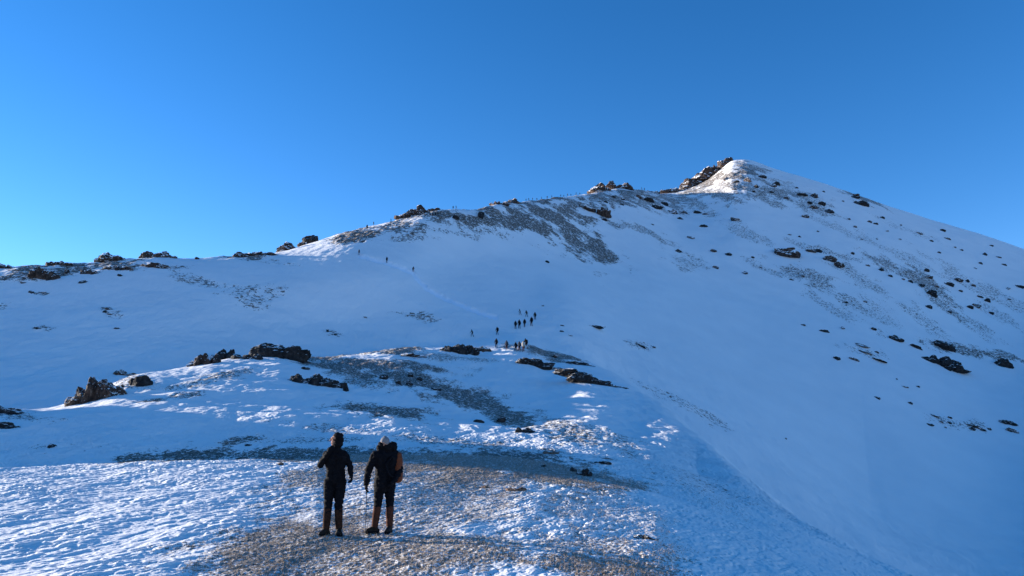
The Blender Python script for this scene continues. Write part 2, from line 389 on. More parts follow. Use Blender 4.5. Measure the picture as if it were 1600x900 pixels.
def grid_mesh(name, r0, r1, material, label_kind='structure', centre=False):
    X, Y, Z = GX[r0:r1 + 1], GY[r0:r1 + 1], GZ[r0:r1 + 1] + CAMH
    m, n = X.shape
    co = np.stack([X, Y, Z], -1).reshape(-1, 3)
    idx = np.arange(m * n).reshape(m, n)
    qd = np.stack([idx[:-1, :-1], idx[:-1, 1:], idx[1:, 1:], idx[1:, :-1]], -1).reshape(-1, 4)[:, ::-1]
    me = bpy.data.meshes.new(name)
    extra = 0
    if centre:
        co = np.vstack([co, [[0, 0, 0.0]]]); extra = 1
    me.vertices.add(len(co)); me.vertices.foreach_set('co', co.astype(np.float32).ravel())
    lv = qd.ravel()
    ls = np.arange(len(qd)) * 4; lt = np.full(len(qd), 4)
    if centre:
        tri = np.stack([np.full(n - 1, m * n), idx[0, 1:], idx[0, :-1]], -1)
        ls = np.concatenate([ls, len(lv) + np.arange(n - 1) * 3]); lt = np.concatenate([lt, np.full(n - 1, 3)])
        lv = np.concatenate([lv, tri.ravel()])
    me.loops.add(len(lv)); me.loops.foreach_set('vertex_index', lv.astype(np.int32))
    me.polygons.add(len(ls)); me.polygons.foreach_set('loop_start', ls.astype(np.int32)); me.polygons.foreach_set('loop_total', lt.astype(np.int32))
    me.polygons.foreach_set('use_smooth', np.ones(len(ls), bool))
    me.update(calc_edges=True)
    for nm, arr in (('bare', GB), ('trail', GT)):
        a = me.attributes.new(nm, 'FLOAT', 'POINT')
        d = arr[r0:r1 + 1].reshape(-1)
        if extra: d = np.concatenate([d, [0]])
        a.data.foreach_set('value', d.astype(np.float32))
    me.materials.append(material)
    o = bpy.data.objects.new(name, me); COL.objects.link(o)
    o['kind'] = 'structure'
    return o

g = grid_mesh('ground', 0, seg_start[3], M_near, centre=True)
g['label'] = 'rough wind carved snow and dead grass in the foreground'; g['category'] = 'ground'
g = grid_mesh('hill', seg_start[3], seg_start[6], M_mid)
g['label'] = 'snowy knoll with bare turf patches in the middle distance'; g['category'] = 'hill'
g = grid_mesh('mountain', seg_start[6], len(RR) - 1, M_far)
g['label'] = 'shaded snow covered mountain rising to a pointed peak'; g['category'] = 'mountain'

# ------------------------------------------------------------------ finding the ground
def ground_hit(u, v, ymin=5.0, ymax=800.0, top=False):
    """world point where the sight line through a photograph pixel meets the land"""
    t, e = pix_dir(u, v)
    phi = math.degrees(math.atan(t)); k = math.sqrt(1 + t * t)
    r = np.geomspace(ymin * k, ymax * k, 4000)[:, None]
    X, Y, Z, b, tr = land(np.array([phi]), r)
    el = (Z / Y)[:, 0]
    hit = np.nonzero(el >= e)[0]
    if len(hit) == 0 or top:
        i = int(np.argmax(el))
    else:
        i = int(hit[0])
    return Vector((X[i, 0], Y[i, 0], Z[i, 0] + CAMH))

def crest_point(u, v, y0, y1):
    return ground_hit(u, v, y0, y1, True)
#OBJECTS#

# ------------------------------------------------------------------ rocks
def simple(name, col, rough=0.8, var=0.25, scale=8.0, bump=0.0):
    m, n, l, b = mat(name)
    tc = n.new('ShaderNodeTexCoord')
    nz = node(n, 'ShaderNodeTexNoise', Scale=scale, Detail=5.0, Roughness=0.65)
    l.new(tc.outputs['Object'], nz.inputs['Vector'])
    cr = n.new('ShaderNodeValToRGB')
    cr.color_ramp.elements[0].position = 0.3; cr.color_ramp.elements[1].position = 0.7
    cr.color_ramp.elements[0].color = (*[c * (1 - var) for c in col], 1); cr.color_ramp.elements[1].color = (*[min(1, c * (1 + var)) for c in col], 1)
    l.new(nz.outputs['Fac'], cr.inputs[0]); l.new(cr.outputs[0], b.inputs['Base Color'])
    b.inputs['Roughness'].default_value = rough
    b.inputs['Specular IOR Level'].default_value = 0.08
    if bump:
        bp = node(n, 'ShaderNodeBump', Strength=0.7, Distance=bump)
        l.new(nz.outputs['Fac'], bp.inputs['Height']); l.new(bp.outputs[0], b.inputs['Normal'])
    return m

def rock_mat(name, scale, snow_from, c0=(0.02, 0.017, 0.016), c1=(0.20, 0.12, 0.08), c2=(0.36, 0.29, 0.23)):
    m, n, l, b = mat(name)
    g = n.new('ShaderNodeNewGeometry')
    nz = node(n, 'ShaderNodeTexNoise', Scale=scale, Detail=6.0, Roughness=0.7)
    l.new(g.outputs['Position'], nz.inputs['Vector'])
    cr = n.new('ShaderNodeValToRGB'); e = cr.color_ramp.elements
    e[0].position = 0.35; e[0].color = (*c0, 1); e[1].position = 0.75; e[1].color = (*c2, 1)
    x = e.new(0.55); x.color = (*c1, 1)
    l.new(nz.outputs['Fac'], cr.inputs[0])
    sp = n.new('ShaderNodeSeparateXYZ'); l.new(g.outputs['Normal'], sp.inputs[0])
    nz2 = node(n, 'ShaderNodeTexNoise', Scale=scale * 0.8, Detail=4.0, Roughness=0.6)
    l.new(g.outputs['Position'], nz2.inputs['Vector'])
    ad = node(n, 'ShaderNodeMath', operation='MULTIPLY_ADD'); ad.inputs[1].default_value = 1.1; l.new(nz2.outputs['Fac'], ad.inputs[0]); l.new(sp.outputs['Z'], ad.inputs[2])
    mr = node(n, 'ShaderNodeMapRange', interpolation_type='SMOOTHSTEP'); mr.inputs[1].default_value = snow_from; mr.inputs[2].default_value = snow_from + 0.08
    l.new(ad.outputs[0], mr.inputs[0])
    cm = n.new('ShaderNodeMix'); cm.data_type = 'RGBA'
    l.new(mr.outputs[0], cm.inputs[0]); l.new(cr.outputs[0], cm.inputs[6]); cm.inputs[7].default_value = (0.90, 0.89, 0.87, 1)
    l.new(cm.outputs[2], b.inputs['Base Color'])
    b.inputs['Roughness'].default_value = 0.85; b.inputs['Specular IOR Level'].default_value = 0.2
    bp = node(n, 'ShaderNodeBump', Strength=0.9, Distance=0.25 / scale)
    l.new(nz.outputs['Fac'], bp.inputs['Height']); l.new(bp.outputs[0], b.inputs['Normal'])
    return m

MR_near = rock_mat('near_rock', 14.0, 1.62)
MR_mid = rock_mat('knoll_rock', 2.2, 1.22, (0.012,0.011,0.011),(0.07,0.045,0.034),(0.30,0.22,0.17))
MR_far = rock_mat('ridge_rock', 0.9, 1.13, (0.012,0.011,0.011),(0.07,0.045,0.034),(0.28,0.2,0.16))
MR_bare = rock_mat('bare_dark_rock', 1.6, 1.40, (0.008, 0.008, 0.009), (0.03, 0.028, 0.027), (0.09, 0.08, 0.075))

_ico = {}
def ico(sub):
    if sub not in _ico:
        bm = bmesh.new(); bmesh.ops.create_icosphere(bm, subdivisions=sub, radius=1.0)
        v = np.array([p.co[:] for p in bm.verts]); f = np.array([[q.index for q in p.verts] for p in bm.faces]); bm.free()
        _ico[sub] = (v, f)
    return _ico[sub]

def lobe(rng, sub, planes=14, rough=0.10):
    v, f = ico(sub)
    n = rng.normal(size=(planes, 3)); n /= np.linalg.norm(n, axis=1)[:, None]
    d = rng.uniform(0.55, 0.95, planes)
    c = v @ n.T
    rad = np.where(c > 0.05, d[None, :] / np.maximum(c, 0.05), 9).min(1)
    rad = np.minimum(rad, 1.12)
    o = rng.uniform(0, 50)
    p = v * rad[:, None]
    nn = sum(fbm(p[:, i] * 2.4 + o, p[:, (i + 1) % 3] * 2.4 - o, 4, int(o) + i, 0.6) for i in range(3)) / 1.7
    ridg = 0.5 - np.abs(perlin(p[:, 2] * 3.2 + p[:, 0] * 1.2 + o, p[:, 1] * 1.1, int(o) + 9))
    return p * (1 + rough * nn + rough * 0.8 * ridg)[:, None], f

def mesh_from(name, V, Fc, material, smooth=False):
    me = bpy.data.meshes.new(name)
    me.from_pydata(V.tolist(), [], Fc.tolist()); me.update()
    if smooth: me.polygons.foreach_set('use_smooth', np.ones(len(me.polygons), bool))
    me.materials.append(material)
    return me

def tagged(o, label, cat, group=None, kind=None):
    o['label'] = label; o['category'] = cat
    if group: o['group'] = group
    if kind: o['kind'] = kind
    return o

def outcrop(name, u, v, w, h, material, slope=0.0, lobes=5, seed=0, depth=0.8, sub=4, sink=0.3, ymin=5.0, ymax=900.0, jag=0.13, round_=False, crest=False, wide=False):
    """u, v: middle of the foot, w, h: size, all in photograph pixels; built at its own distance in metres"""
    P = ground_hit(u, v, ymin, ymax)
    k = P.y / F
    W, H = w * k, h * k
    if crest:                                   # stands astride the crest: its middle sits in the snow line
        C0 = crest_point(u, v - h / 2, ymin, ymax); k = C0.y / F; W = w * k
        cv = proj(C0.x, C0.y, C0.z - CAMH)[1]
        H = max(cv - (v - h), 0.45 * h) * k
        C0.y += W * (0.04 if v - cv < 4 else -0.06)
        P = C0; sink = 0.7; H *= 1.12; down = max(v - cv, 3.0) * k * 1.3 / H
    else: down = 1.0
    rng = np.random.default_rng(seed * 7 + int(u * 3 + v))
    Vs, Fs, off = [], [], 0
    for i in range(lobes):
        s = (i + 0.5) / lobes - 0.5
        a = (1.35 / lobes + 0.1) * rng.uniform(0.75, 1.25) if lobes > 1 else 1.0
        hh = rng.uniform(0.5, 1.0) * (1 - 0.62 * abs(2 * s) ** 2) if lobes > 1 else 1.0
        if crest: a = max(a, 0.9 * H * hh * 2 / W)
        if wide: a *= 1.7; hh = 0.6 + 0.4 * hh
        p, f = lobe(rng, sub, 9 if round_ else 14, jag)
        p = p * np.array([W * 0.5 * a, W * 0.5 * a * depth + H * 0.25, H * hh])
        p[:, 2] = np.where(p[:, 2] < 0, p[:, 2] * down, p[:, 2])
        t = rng.uniform(-0.22, 0.22)
        c, sn = math.cos(t), math.sin(t)
        p = np.stack([p[:, 0] * c + p[:, 2] * sn, p[:, 1], -p[:, 0] * sn + p[:, 2] * c], 1)
        x = s * W * (1 - 0.3 / lobes)
        p += np.array([x, rng.uniform(-0.12, 0.12) * W * depth, -slope * x - sink * H * 0.2])
        Vs.append(p); Fs.append(f + off); off += len(p)
    V = np.vstack(Vs); Fc = np.vstack(Fs)
    o = bpy.data.objects.new(name, mesh_from(name, V, Fc, material))
    o.location = P; COL.objects.link(o)
    return o

# ------ outcrops of the main ridge, from the left edge of the photograph to the summit
RIDGE = [
 ('rocky_outcrop', 4, 432, 40, 18, 4, 'low frosted rock at the far left end of the ridge skyline'),
 ('rocky_outcrop', 66, 434, 44, 20, 4, 'dark broken rock just below the left ridge crest beside the brightly lit snow'),
 ('rocky_outcrop', 92, 424, 40, 14, 4, 'frosted rock on the left ridge between two darker outcrops'),
 ('rocky_outcrop', 140, 427, 28, 12, 3, 'small dark rock below the left ridge crest, left of the sunlit crag'),
 ('rocky_outcrop', 172, 412, 46, 20, 5, 'jagged dark crag with a sunlit snowy left edge on the left ridge'),
 ('rocky_outcrop', 184, 421, 44, 10, 4, 'frosted rubble ledge under the jagged crag on the left ridge'),
 ('rocky_outcrop', 248, 404, 60, 15, 4, 'domed brown black outcrop standing highest on the left ridge'),
 ('rocky_outcrop', 244, 417, 42, 12, 2, 'smooth dark slab below the domed outcrop of the left ridge'),
 ('rocky_outcrop', 376, 400, 26, 10, 3, 'small pointed rock with a lit left face on the low saddle of the ridge'),
 ('rocky_outcrop', 404, 407, 60, 9, 5, 'low frosted stony band running right from the small pointed rock'),
 ('rocky_outcrop', 450, 393, 26, 16, 3, 'reddish rock with sunlit snow at its foot, first of the pair on the ridge step'),
 ('rocky_outcrop', 474, 382, 16, 8, 2, 'little dark rock wedged between the reddish rock and the round black boulder'),
 ('boulder', 488, 384, 32, 16, 1, 'round black boulder on the ridge step left of the sunlit crest'),
 ('rocky_outcrop', 632, 343, 30, 14, 4, 'sunlit brown and white rocks where the lit crest meets the first knuckle'),
 ('rocky_outcrop', 656, 335, 40, 15, 5, 'dark frosted knuckle of rock on the ridge above the standing group'),
 ('rocky_outcrop', 681, 332, 26, 10, 3, 'right shoulder of the rocky knuckle above the standing group'),
 ('boulder', 712, 341, 14, 6, 1, 'flat dark boulder under the ridge saddle, left of its darker twin'),
 ('boulder', 751, 339, 15, 9, 1, 'black boulder under the ridge saddle, right of its flatter twin'),
 ('rocky_outcrop', 780, 323, 30, 11, 4, 'second knuckle of rock with a lit left edge on the middle ridge'),
 ('rocky_outcrop', 799, 317, 24, 9, 3, 'dark crown of the second rocky knuckle on the middle ridge'),
 ('rocky_outcrop', 936, 296, 30, 12, 5, 'sunlit left flank of the flat topped rock on the upper ridge'),
 ('rocky_outcrop', 962, 293, 56, 12, 6, 'dark flat topped rock on the upper ridge'),
 ('rocky_outcrop', 1020, 304, 26, 9, 4, 'dark rocks in the saddle below the summit pyramid'),
 ('rocky_outcrop', 1050, 307, 40, 14, 6, 'brown and white speckled rocks at the foot of the summit ridge'),
 ('rocky_outcrop', 1076, 305, 24, 20, 4, 'dark buttress at the foot of the summit ridge with lit snow beneath'),
 ('rocky_outcrop', 1074, 287, 20, 10, 3, 'snow capped lit block above the dark buttress of the summit ridge'),
 ('rocky_outcrop', 1088, 285, 20, 10, 3, 'black notch rock between the buttress and the red summit crag'),
 ('rocky_outcrop', 1104, 278, 36, 22, 6, 'reddish brown sunlit crag below the summit'),
 ('rocky_outcrop', 1120, 264, 28, 15, 5, 'reddish crag with snow streaks just under the summit rocks'),
 ('rocky_outcrop', 1134, 251, 20, 8, 4, 'highest rocks, dark and frosted, on the mountain top'),
]
BELOW = {r[6] for r in RIDGE if any(t in r[6] for t in ('below the left', 'under the', 'smooth dark slab', 'just below'))}
for i, (nm, u, v, w, h, nl, lab) in enumerate(RIDGE):
    o = outcrop(nm, u, v, w, h, MR_bare if nm == 'boulder' else MR_far, lobes=nl * 2 - 1 if nl > 1 else 1, seed=i + 3, depth=0.6, ymin=80, crest=lab not in BELOW)
    tagged(o, lab, 'boulder' if nm == 'boulder' else 'rock outcrop', 'outcrops along the mountain ridge')

# ------ the knoll
KNOLL = [
 ('rocky_outcrop', 12, 645, 56, 13, 3, 0.25, MR_bare, 40, 'flat dark rock at the left edge of the photo, upper of the two ledges'),
 ('rocky_outcrop', 2, 668, 50, 15, 3, 0.1, MR_bare, 35, 'black ledge at the left edge of the photo, lower of the two'),
 ('rocky_outcrop', 150, 624, 84, 42, 6, -0.2, MR_mid, 50, 'jagged crag with sunlit left side at the low left end of the knoll'),
 ('rocky_outcrop', 193, 585, 30, 10, 3, 0.1, MR_mid, 55, 'small rock topping the slope right of the jagged crag'),
 ('boulder', 216, 600, 34, 16, 1, 0.35, MR_bare, 50, 'rounded black boulder right of the jagged crag'),
 ('rocky_outcrop', 182, 607, 22, 10, 3, 0.1, MR_mid, 50, 'frosted rubble between the jagged crag and the rounded black boulder'),
 ('rocky_outcrop', 320, 568, 46, 21, 5, -0.15, MR_mid, 60, 'leftmost reddish rock of the row crowning the knoll, sunlit snow at its foot'),
 ('rocky_outcrop', 352, 561, 48, 20, 4, -0.1, MR_bare, 60, 'black rock second from the left in the row crowning the knoll'),
 ('rocky_outcrop', 386, 560, 50, 13, 3, 0.0, MR_bare, 60, 'low dark slab left of the big smooth rock on the knoll'),
 ('rocky_outcrop', 408, 556, 36, 15, 3, 0.1, MR_mid, 60, 'rock with a lit corner touching the big smooth rock on the knoll'),
 ('boulder', 440, 557, 62, 25, 3, 0.22, MR_bare, 60, 'big smooth dark rock highest in the row crowning the knoll'),
 ('rocky_outcrop', 500, 601, 84, 20, 6, 0.12, MR_bare, 60, 'wide black rock face in the hollow below the big smooth rock'),
 ('rocky_outcrop', 541, 611, 9, 12, 2, 0.3, MR_bare, 60, 'small black fang of rock right of the wide black rock face'),
 ('rocky_outcrop', 478, 566, 14, 5, 2, 0.2, MR_bare, 60, 'small dark rock above the wide black rock face'),
 ('rocky_outcrop', 476, 577, 14, 5, 2, 0.2, MR_bare, 60, 'small dark sliver just above the left end of the wide black rock face'),
 ('rocky_outcrop', 718, 550, 56, 24, 6, 0.05, MR_bare, 100, 'dark steep rock on the knoll crest left of the hikers'),
 ('rocky_outcrop', 756, 549, 34, 9, 4, 0.3, MR_mid, 100, 'low frosted tail of the dark steep rock on the knoll crest'),
 ('rocky_outcrop', 648, 557, 34, 6, 3, 0.1, MR_mid, 85, 'low brown stones on the sunlit knoll crest'),
 ('rocky_outcrop', 858, 577, 84, 8, 9, 0.32, MR_bare, 80, 'upper half of the long dark rock rib slanting down from the hikers'),
 ('rocky_outcrop', 928, 599, 96, 9, 9, 0.42, MR_bare, 70, 'lower half of the long dark rock rib, ending in a point'),
 ('rocky_outcrop', 906, 570, 42, 9, 4, 0.12, MR_bare, 85, 'short black rock above the long dark rock rib'),
 ('stone', 868, 558, 14, 5, 1, 0.0, MR_mid, 85, 'pale sunlit stone right of the hikers on the knoll crest'),
 ('boulder', 600, 592, 14, 7, 1, 0.0, MR_bare, 70, 'dark boulder in the turf band, leftmost of its scatter'),
 ('boulder', 623, 600, 10, 5, 1, 0.0, MR_bare, 70, 'small dark boulder in the turf band, lower left of the scatter'),
 ('boulder', 640, 602, 12, 6, 1, 0.0, MR_bare, 70, 'dark boulder low in the middle of the turf band scatter'),
 ('boulder', 641, 588, 9, 4, 1, 0.0, MR_bare, 70, 'tiny dark boulder highest in the turf band scatter'),
 ('boulder', 654, 594, 10, 5, 1, 0.0, MR_bare, 70, 'dark boulder at the right end of the turf band scatter'),
 ('boulder', 682, 609, 18, 4, 1, 0.1, MR_bare, 70, 'flat dark stone in the middle of the long turf band'),
 ('boulder', 750, 660, 18, 6, 1, 0.1, MR_bare, 45, 'dark rock at the lower edge of the turf band, left of the pair'),
 ('boulder', 783, 658, 16, 8, 1, 0.1, MR_bare, 45, 'dark rock at the lower edge of the turf band, right of the pair'),
 ('rocky_outcrop', 820, 675, 30, 9, 4, 0.1, MR_bare, 42, 'broken dark rocks lowest in the turf band'),
 ('boulder', 848, 573, 10, 4, 1, 0.2, MR_bare, 80, 'dark stone beside the top of the long rock rib'),
 ('boulder', 928, 686, 16, 3, 1, 0.4, MR_bare, 35, 'thin dark stone on the shaded flank right of the turf band'),
]
for i, (nm, u, v, w, h, nl, sl, m, y0, lab) in enumerate(KNOLL):
    o = outcrop(nm, u, v, w, h, m, slope=sl, lobes=nl, seed=i + 50, depth=0.6, ymin=y0, ymax=170, sub=5 if w > 50 else 4, round_=(nl == 1), wide=('big smooth dark rock highest' in lab or 'rib' in lab and 'long dark rock rib' in lab and 'above' not in lab and 'beside' not in lab))
    tagged(o, lab, {'boulder': 'boulder', 'stone': 'stone'}.get(nm, 'rock outcrop'), 'rocks on the knoll')

# ------ stones of the foreground
NEAR = [
 (82, 697, 15, 6, 26, 'lone dark stone on the smooth shaded snow at the left'),
 (860, 709, 22, 5, 16, 'pale sunlit stone at the top edge of the dark grass belt'),
 (940, 723, 26, 4, 16, 'long thin dark stone at the right tip of the grass belt'),
 (912, 742, 22, 11, 14, 'black broken stone near the right tip of the grass belt'),
 (895, 736, 12, 6, 14, 'small black stone touching the left of the broken black stone'),
 (850, 729, 12, 3, 14, 'thin dark stone sunk in the grass belt'),
 (806, 766, 26, 7, 12, 'reddish stone with a lit top in front of the grass belt'),
 (758, 762, 18, 4, 12, 'low brown stone left of the reddish stone'),
 (1010, 842, 34, 8, 7, 'flat black stone alone on the shaded snow at lower right'),
 (943, 898, 6, 5, 6, 'tiny dark stone at the bottom edge of the photo'),
 (388, 696, 14, 3, 20, 'thin dark stone at the left of the shaded grass belt'),
 (438, 726, 12, 3, 16, 'small brown stone on the sunlit edge, left of the two people'),
 (943, 767, 10, 3, 12, 'small dark stone below the broken black stone'),
]
for i, (u, v, w, h, y0, lab) in enumerate(NEAR):
    o = outcrop('stone', u, v, w, h, MR_near if ('lit' in lab or 'brown' in lab) else MR_bare, lobes=1 if w < 20 else 3, seed=i + 90, depth=0.9, ymin=y0, ymax=60, sub=4)
    tagged(o, lab, 'stone', 'stones in the foreground')

# ------ boulders scattered over the mountain face: copies of six shapes
rng0 = np.random.default_rng(5)
proto_me = []
for j in range(6):
    p, f = lobe(rng0, 4, 9, 0.2)
    proto_me.append((mesh_from('boulder', p, f, MR_bare), mesh_from('boulder', p, f, MR_far)))
FACE = {
 ('small dark boulder among the upper rocks right of the summit', 'boulders below the summit'): [
  (1207,291,12,6),(1245,294,6,3),(1252,305,15,6),(1273,308,13,6),(1284,320,15,7),(1270,325,13,6),(1294,331,15,6),(1265,318,9,4),(1257,339,12,5),(1287,300,5,3),(1317,315,4,2),(1345,319,20,8),(1335,309,12,4),(1338,306,13,4),(1190,277,15,6),(1169,283,13,6),(1181,293,9,4),(1151,285,9,5),(1135,281,11,5),(1214,289,11,5),(1146,296,8,4),(1178,300,8,3),(1205,301,9,4),(1228,310,8,4)],
 ('small dark boulder on the slope below the upper ridge', 'boulders below the upper ridge'): [
  (957,308,9,4),(973,312,9,4),(971,320,7,3),(947,316,8,3),(998,309,13,5),(1024,324,18,7),(1050,332,18,8),(1014,314,15,6),(1037,319,14,6),(1070,333,9,4),(1090,333,13,5),(1103,335,9,4),(1062,342,11,3),(944,344,9,4),(1148,344,17,6),(1101,354,13,4),(1079,372,15,4),(1019,351,5,2)],
 ('isolated small dark boulder on the smooth middle of the mountain face', 'boulders on the middle of the face'): [
  (1059,393,11,5),(1115,393,12,4),(1137,398,11,6),(1119,419,11,4),(1176,403,6,3),(1188,418,4,2),(1163,427,9,4),(855,410,9,4),(1265,393,16,5),(1278,393,11,5),(1332,397,7,4),(1233,367,6,2),(1249,370,6,3),(1336,355,7,4),(1326,343,4,3)],
 ('tiny dark boulder high on the right shoulder of the mountain', 'boulders on the right shoulder'): [
  (1379,341,8,4),(1358,347,7,3),(1368,350,7,3),(1385,361,7,2),(1278,362,5,2),(1407,352,4,2),(1437,365,12,3),(1473,361,9,4),(1480,373,9,3),(1346,374,5,2),(1370,374,4,2),(1405,374,6,2),(1455,377,5,2),(1492,387,5,3),(1502,391,6,3),(1538,398,8,5),(1560,402,9,2),(1568,414,8,3),(1532,412,6,3),(1467,395,5,2),(1548,384,7,2),(1523,419,5,2)],
 ('dark boulder in the stony streaks on the right of the face', 'boulders in the right stony streaks'): [
  (1448,424,9,5),(1449,433,13,4),(1457,461,17,9),(1440,447,9,4),(1496,438,14,6),(1511,440,7,4),(1521,447,7,4),(1530,464,8,4),(1543,471,9,7),(1525,479,15,4),(1593,448,13,6),(1574,451,8,3),(1577,468,6,2),(1450,480,9,5),(1484,488,7,4),(1549,490,9,4),(1463,448,8,4),(1376,422,8,4),(1391,432,7,3),(1355,415,7,3),(1423,441,8,4),(1411,437,6,3),(1500,455,6,3),(1236,437,8,3),(1254,432,7,3),(1321,473,7,3),(1352,472,7,3),(1515,481,9,4)],
 ('small flat dark rock on the open snow at the lower right', 'flat rocks on the lower right snow'): [
  (1288,518,13,3),(1315,513,8,3),(1365,515,10,3),(1350,550,20,3),(1370,551,7,3),(1307,561,13,5),(1335,562,15,4),(1372,563,20,2),(1413,604,14,2),(1421,630,7,4),(1371,622,11,2),(1401,593,3,2),(1434,604,6,2),(1458,649,13,4),(1484,653,10,2),(1452,664,9,3),(1471,660,7,3),(1483,661,8,3),(1521,665,21,5),(1518,670,11,3),(1537,673,7,3),(1545,671,7,4),(1576,661,24,4),(1581,674,19,7),(1432,543,18,4),(1345,539,24,2),(1228,686,3,2),(1254,508,8,2),(1477,668,5,2)],
 ('small dark rock on the snow behind the knoll', 'rocks on the snow behind the knoll'): [
  (930,511,24,3),(879,509,6,2),(891,524,7,2),(878,518,7,2),(570,496,6,2),(512,518,6,3),(524,523,6,2),(168,483,9,4),(163,487,7,3),(172,491,9,3),(182,513,10,2),(50,457,10,3),(70,458,9,3),(58,513,9,2),(75,516,9,2),(308,405,8,4),(128,441,11,4),(105,426,9,6),(187,431,9,4),(36,442,9,3),(848,478,4,2),(1001,541,14,3),(1020,542,8,2)],
}
NAMED = [
 (915,326,28,11,'snow dusted boulder under the flat topped rock, left and lit one of the pair',0),
 (943,337,26,15,'grey frosted boulder under the flat topped rock, right one of the pair',1),
 (1225,397,40,16,'largest boulder alone in the middle of the mountain face, dark underneath',2),
 (1297,406,21,9,'dark boulder down and right of the largest face boulder, upper of two',3),
 (1310,416,17,8,'dark boulder down and right of the largest face boulder, lower of two',4),
 (1482,445,15,8,'black boulder left of its twin in the right stony streaks',5),
 (1398,530,24,8,'black boulder at the left end of the dark band on the lower right slope',0),
 (1475,543,35,11,'black domed boulder above the big black rock on the lower right slope',1),
 (1567,571,19,12,'round black boulder at the right end of the dark band on the lower right slope',3),
]
k = 0
allb = []
for (lab, grp), pts in FACE.items():
    for (u, v, w, h) in pts: allb.append((u, v, w, h, lab, grp, k % 6, (k * 7) % 5 > 1)); k += 1
for (u, v, w, h, lab, j) in NAMED: allb.append((u, v, w, h, lab, 'large boulders on the mountain face', j, not any(t in lab for t in ('frosted', 'dusted', 'largest'))))
for (u, v, w, h, lab, grp, j, dark) in allb:
    P = ground_hit(u, v, 75)
    s = P.y / F
    o = bpy.data.objects.new('boulder', proto_me[j][0 if dark else 1]); COL.objects.link(o)
    o.location = P - Vector((0, 0, 0.12 * h * s))
    o.scale = (w * s * random.uniform(0.42, 0.56), w * s * random.uniform(0.4, 0.65), h * s * random.uniform(0.6, 0.9))
    o.rotation_euler = (R(random.uniform(0, 22)), R(random.uniform(6, 24)), R(random.uniform(-40, 40)))
    tagged(o, lab, 'boulder', grp)
o = outcrop('rocky_outcrop', 1465, 567, 64, 13, MR_bare, slope=0.12, lobes=4, seed=400, depth=0.8, ymin=90)
tagged(o, 'widest black rock on the lower right slope, upper of its joined pair', 'rock outcrop', 'large boulders on the mountain face')
o = outcrop('rocky_outcrop', 1491, 578, 42, 11, MR_bare, slope=0.15, lobes=3, seed=401, depth=0.8, ymin=90)
tagged(o, 'black rock touching the lower right of the widest black rock', 'rock outcrop', 'large boulders on the mountain face')
#PEOPLE#
# ------------------------------------------------------------------ people
def V3(*a): return Vector(a)

def add_capsule(bm, p0, p1, r0, r1, sub=2, flat=1.0):
    """tapered limb segment: hull of two spheres; flat squeezes it front to back"""
    t = bmesh.new()
    bmesh.ops.create_icosphere(t, subdivisions=sub, radius=r0, matrix=Matrix.Translation(p0) @ Matrix.Diagonal((1, flat, 1, 1)))
    bmesh.ops.create_icosphere(t, subdivisions=sub, radius=r1, matrix=Matrix.Translation(p1) @ Matrix.Diagonal((1, flat, 1, 1)))
    h = bmesh.ops.convex_hull(t, input=t.verts[:])
    bmesh.ops.delete(t, geom=[g for g in t.verts if not g.link_faces], context='VERTS')
    me = bpy.data.meshes.new('t'); t.to_mesh(me); t.free(); bm.from_mesh(me); bpy.data.meshes.remove(me)

def add_ball(bm, c, r, sub=3):
    bmesh.ops.create_icosphere(bm, subdivisions=sub, radius=1.0, matrix=Matrix.Translation(c) @ Matrix.Diagonal((*r, 1)))

def voxelised(bm, name, material, voxel, smooth=4, crease=0.0, parent=None, lump=9.0):
    me = bpy.data.meshes.new(name); bm.to_mesh(me); bm.free()
    o = bpy.data.objects.new(name, me); COL.objects.link(o)
    r = o.modifiers.new('r', 'REMESH'); r.mode = 'VOXEL'; r.voxel_size = voxel
    sm = o.modifiers.new('s', 'SMOOTH'); sm.factor = 0.5; sm.iterations = smooth
    dg = bpy.context.evaluated_depsgraph_get(); dg.update()
    new = bpy.data.meshes.new_from_object(o.evaluated_get(dg)); o.modifiers.clear()
    o.data = new; bpy.data.meshes.remove(me)
    if crease:
        n = len(new.vertices); co = np.empty(n * 3); new.vertices.foreach_get('co', co); co = co.reshape(-1, 3)
        no = np.empty(n * 3); new.vertices.foreach_get('normal', no); no = no.reshape(-1, 3)
        f = fbm(co[:, 0] * lump + co[:, 1] * 3, co[:, 2] * lump * 1.7, 3, 77)
        f = (0.5 - np.abs(f)) * crease
        co = co + no * f[:, None]; new.vertices.foreach_set('co', co.ravel()); new.update()
    new.name = name
    new.materials.clear(); new.materials.append(material)
    new.polygons.foreach_set('use_smooth', np.ones(len(new.polygons), bool))
    if parent: o.parent = parent
    return o

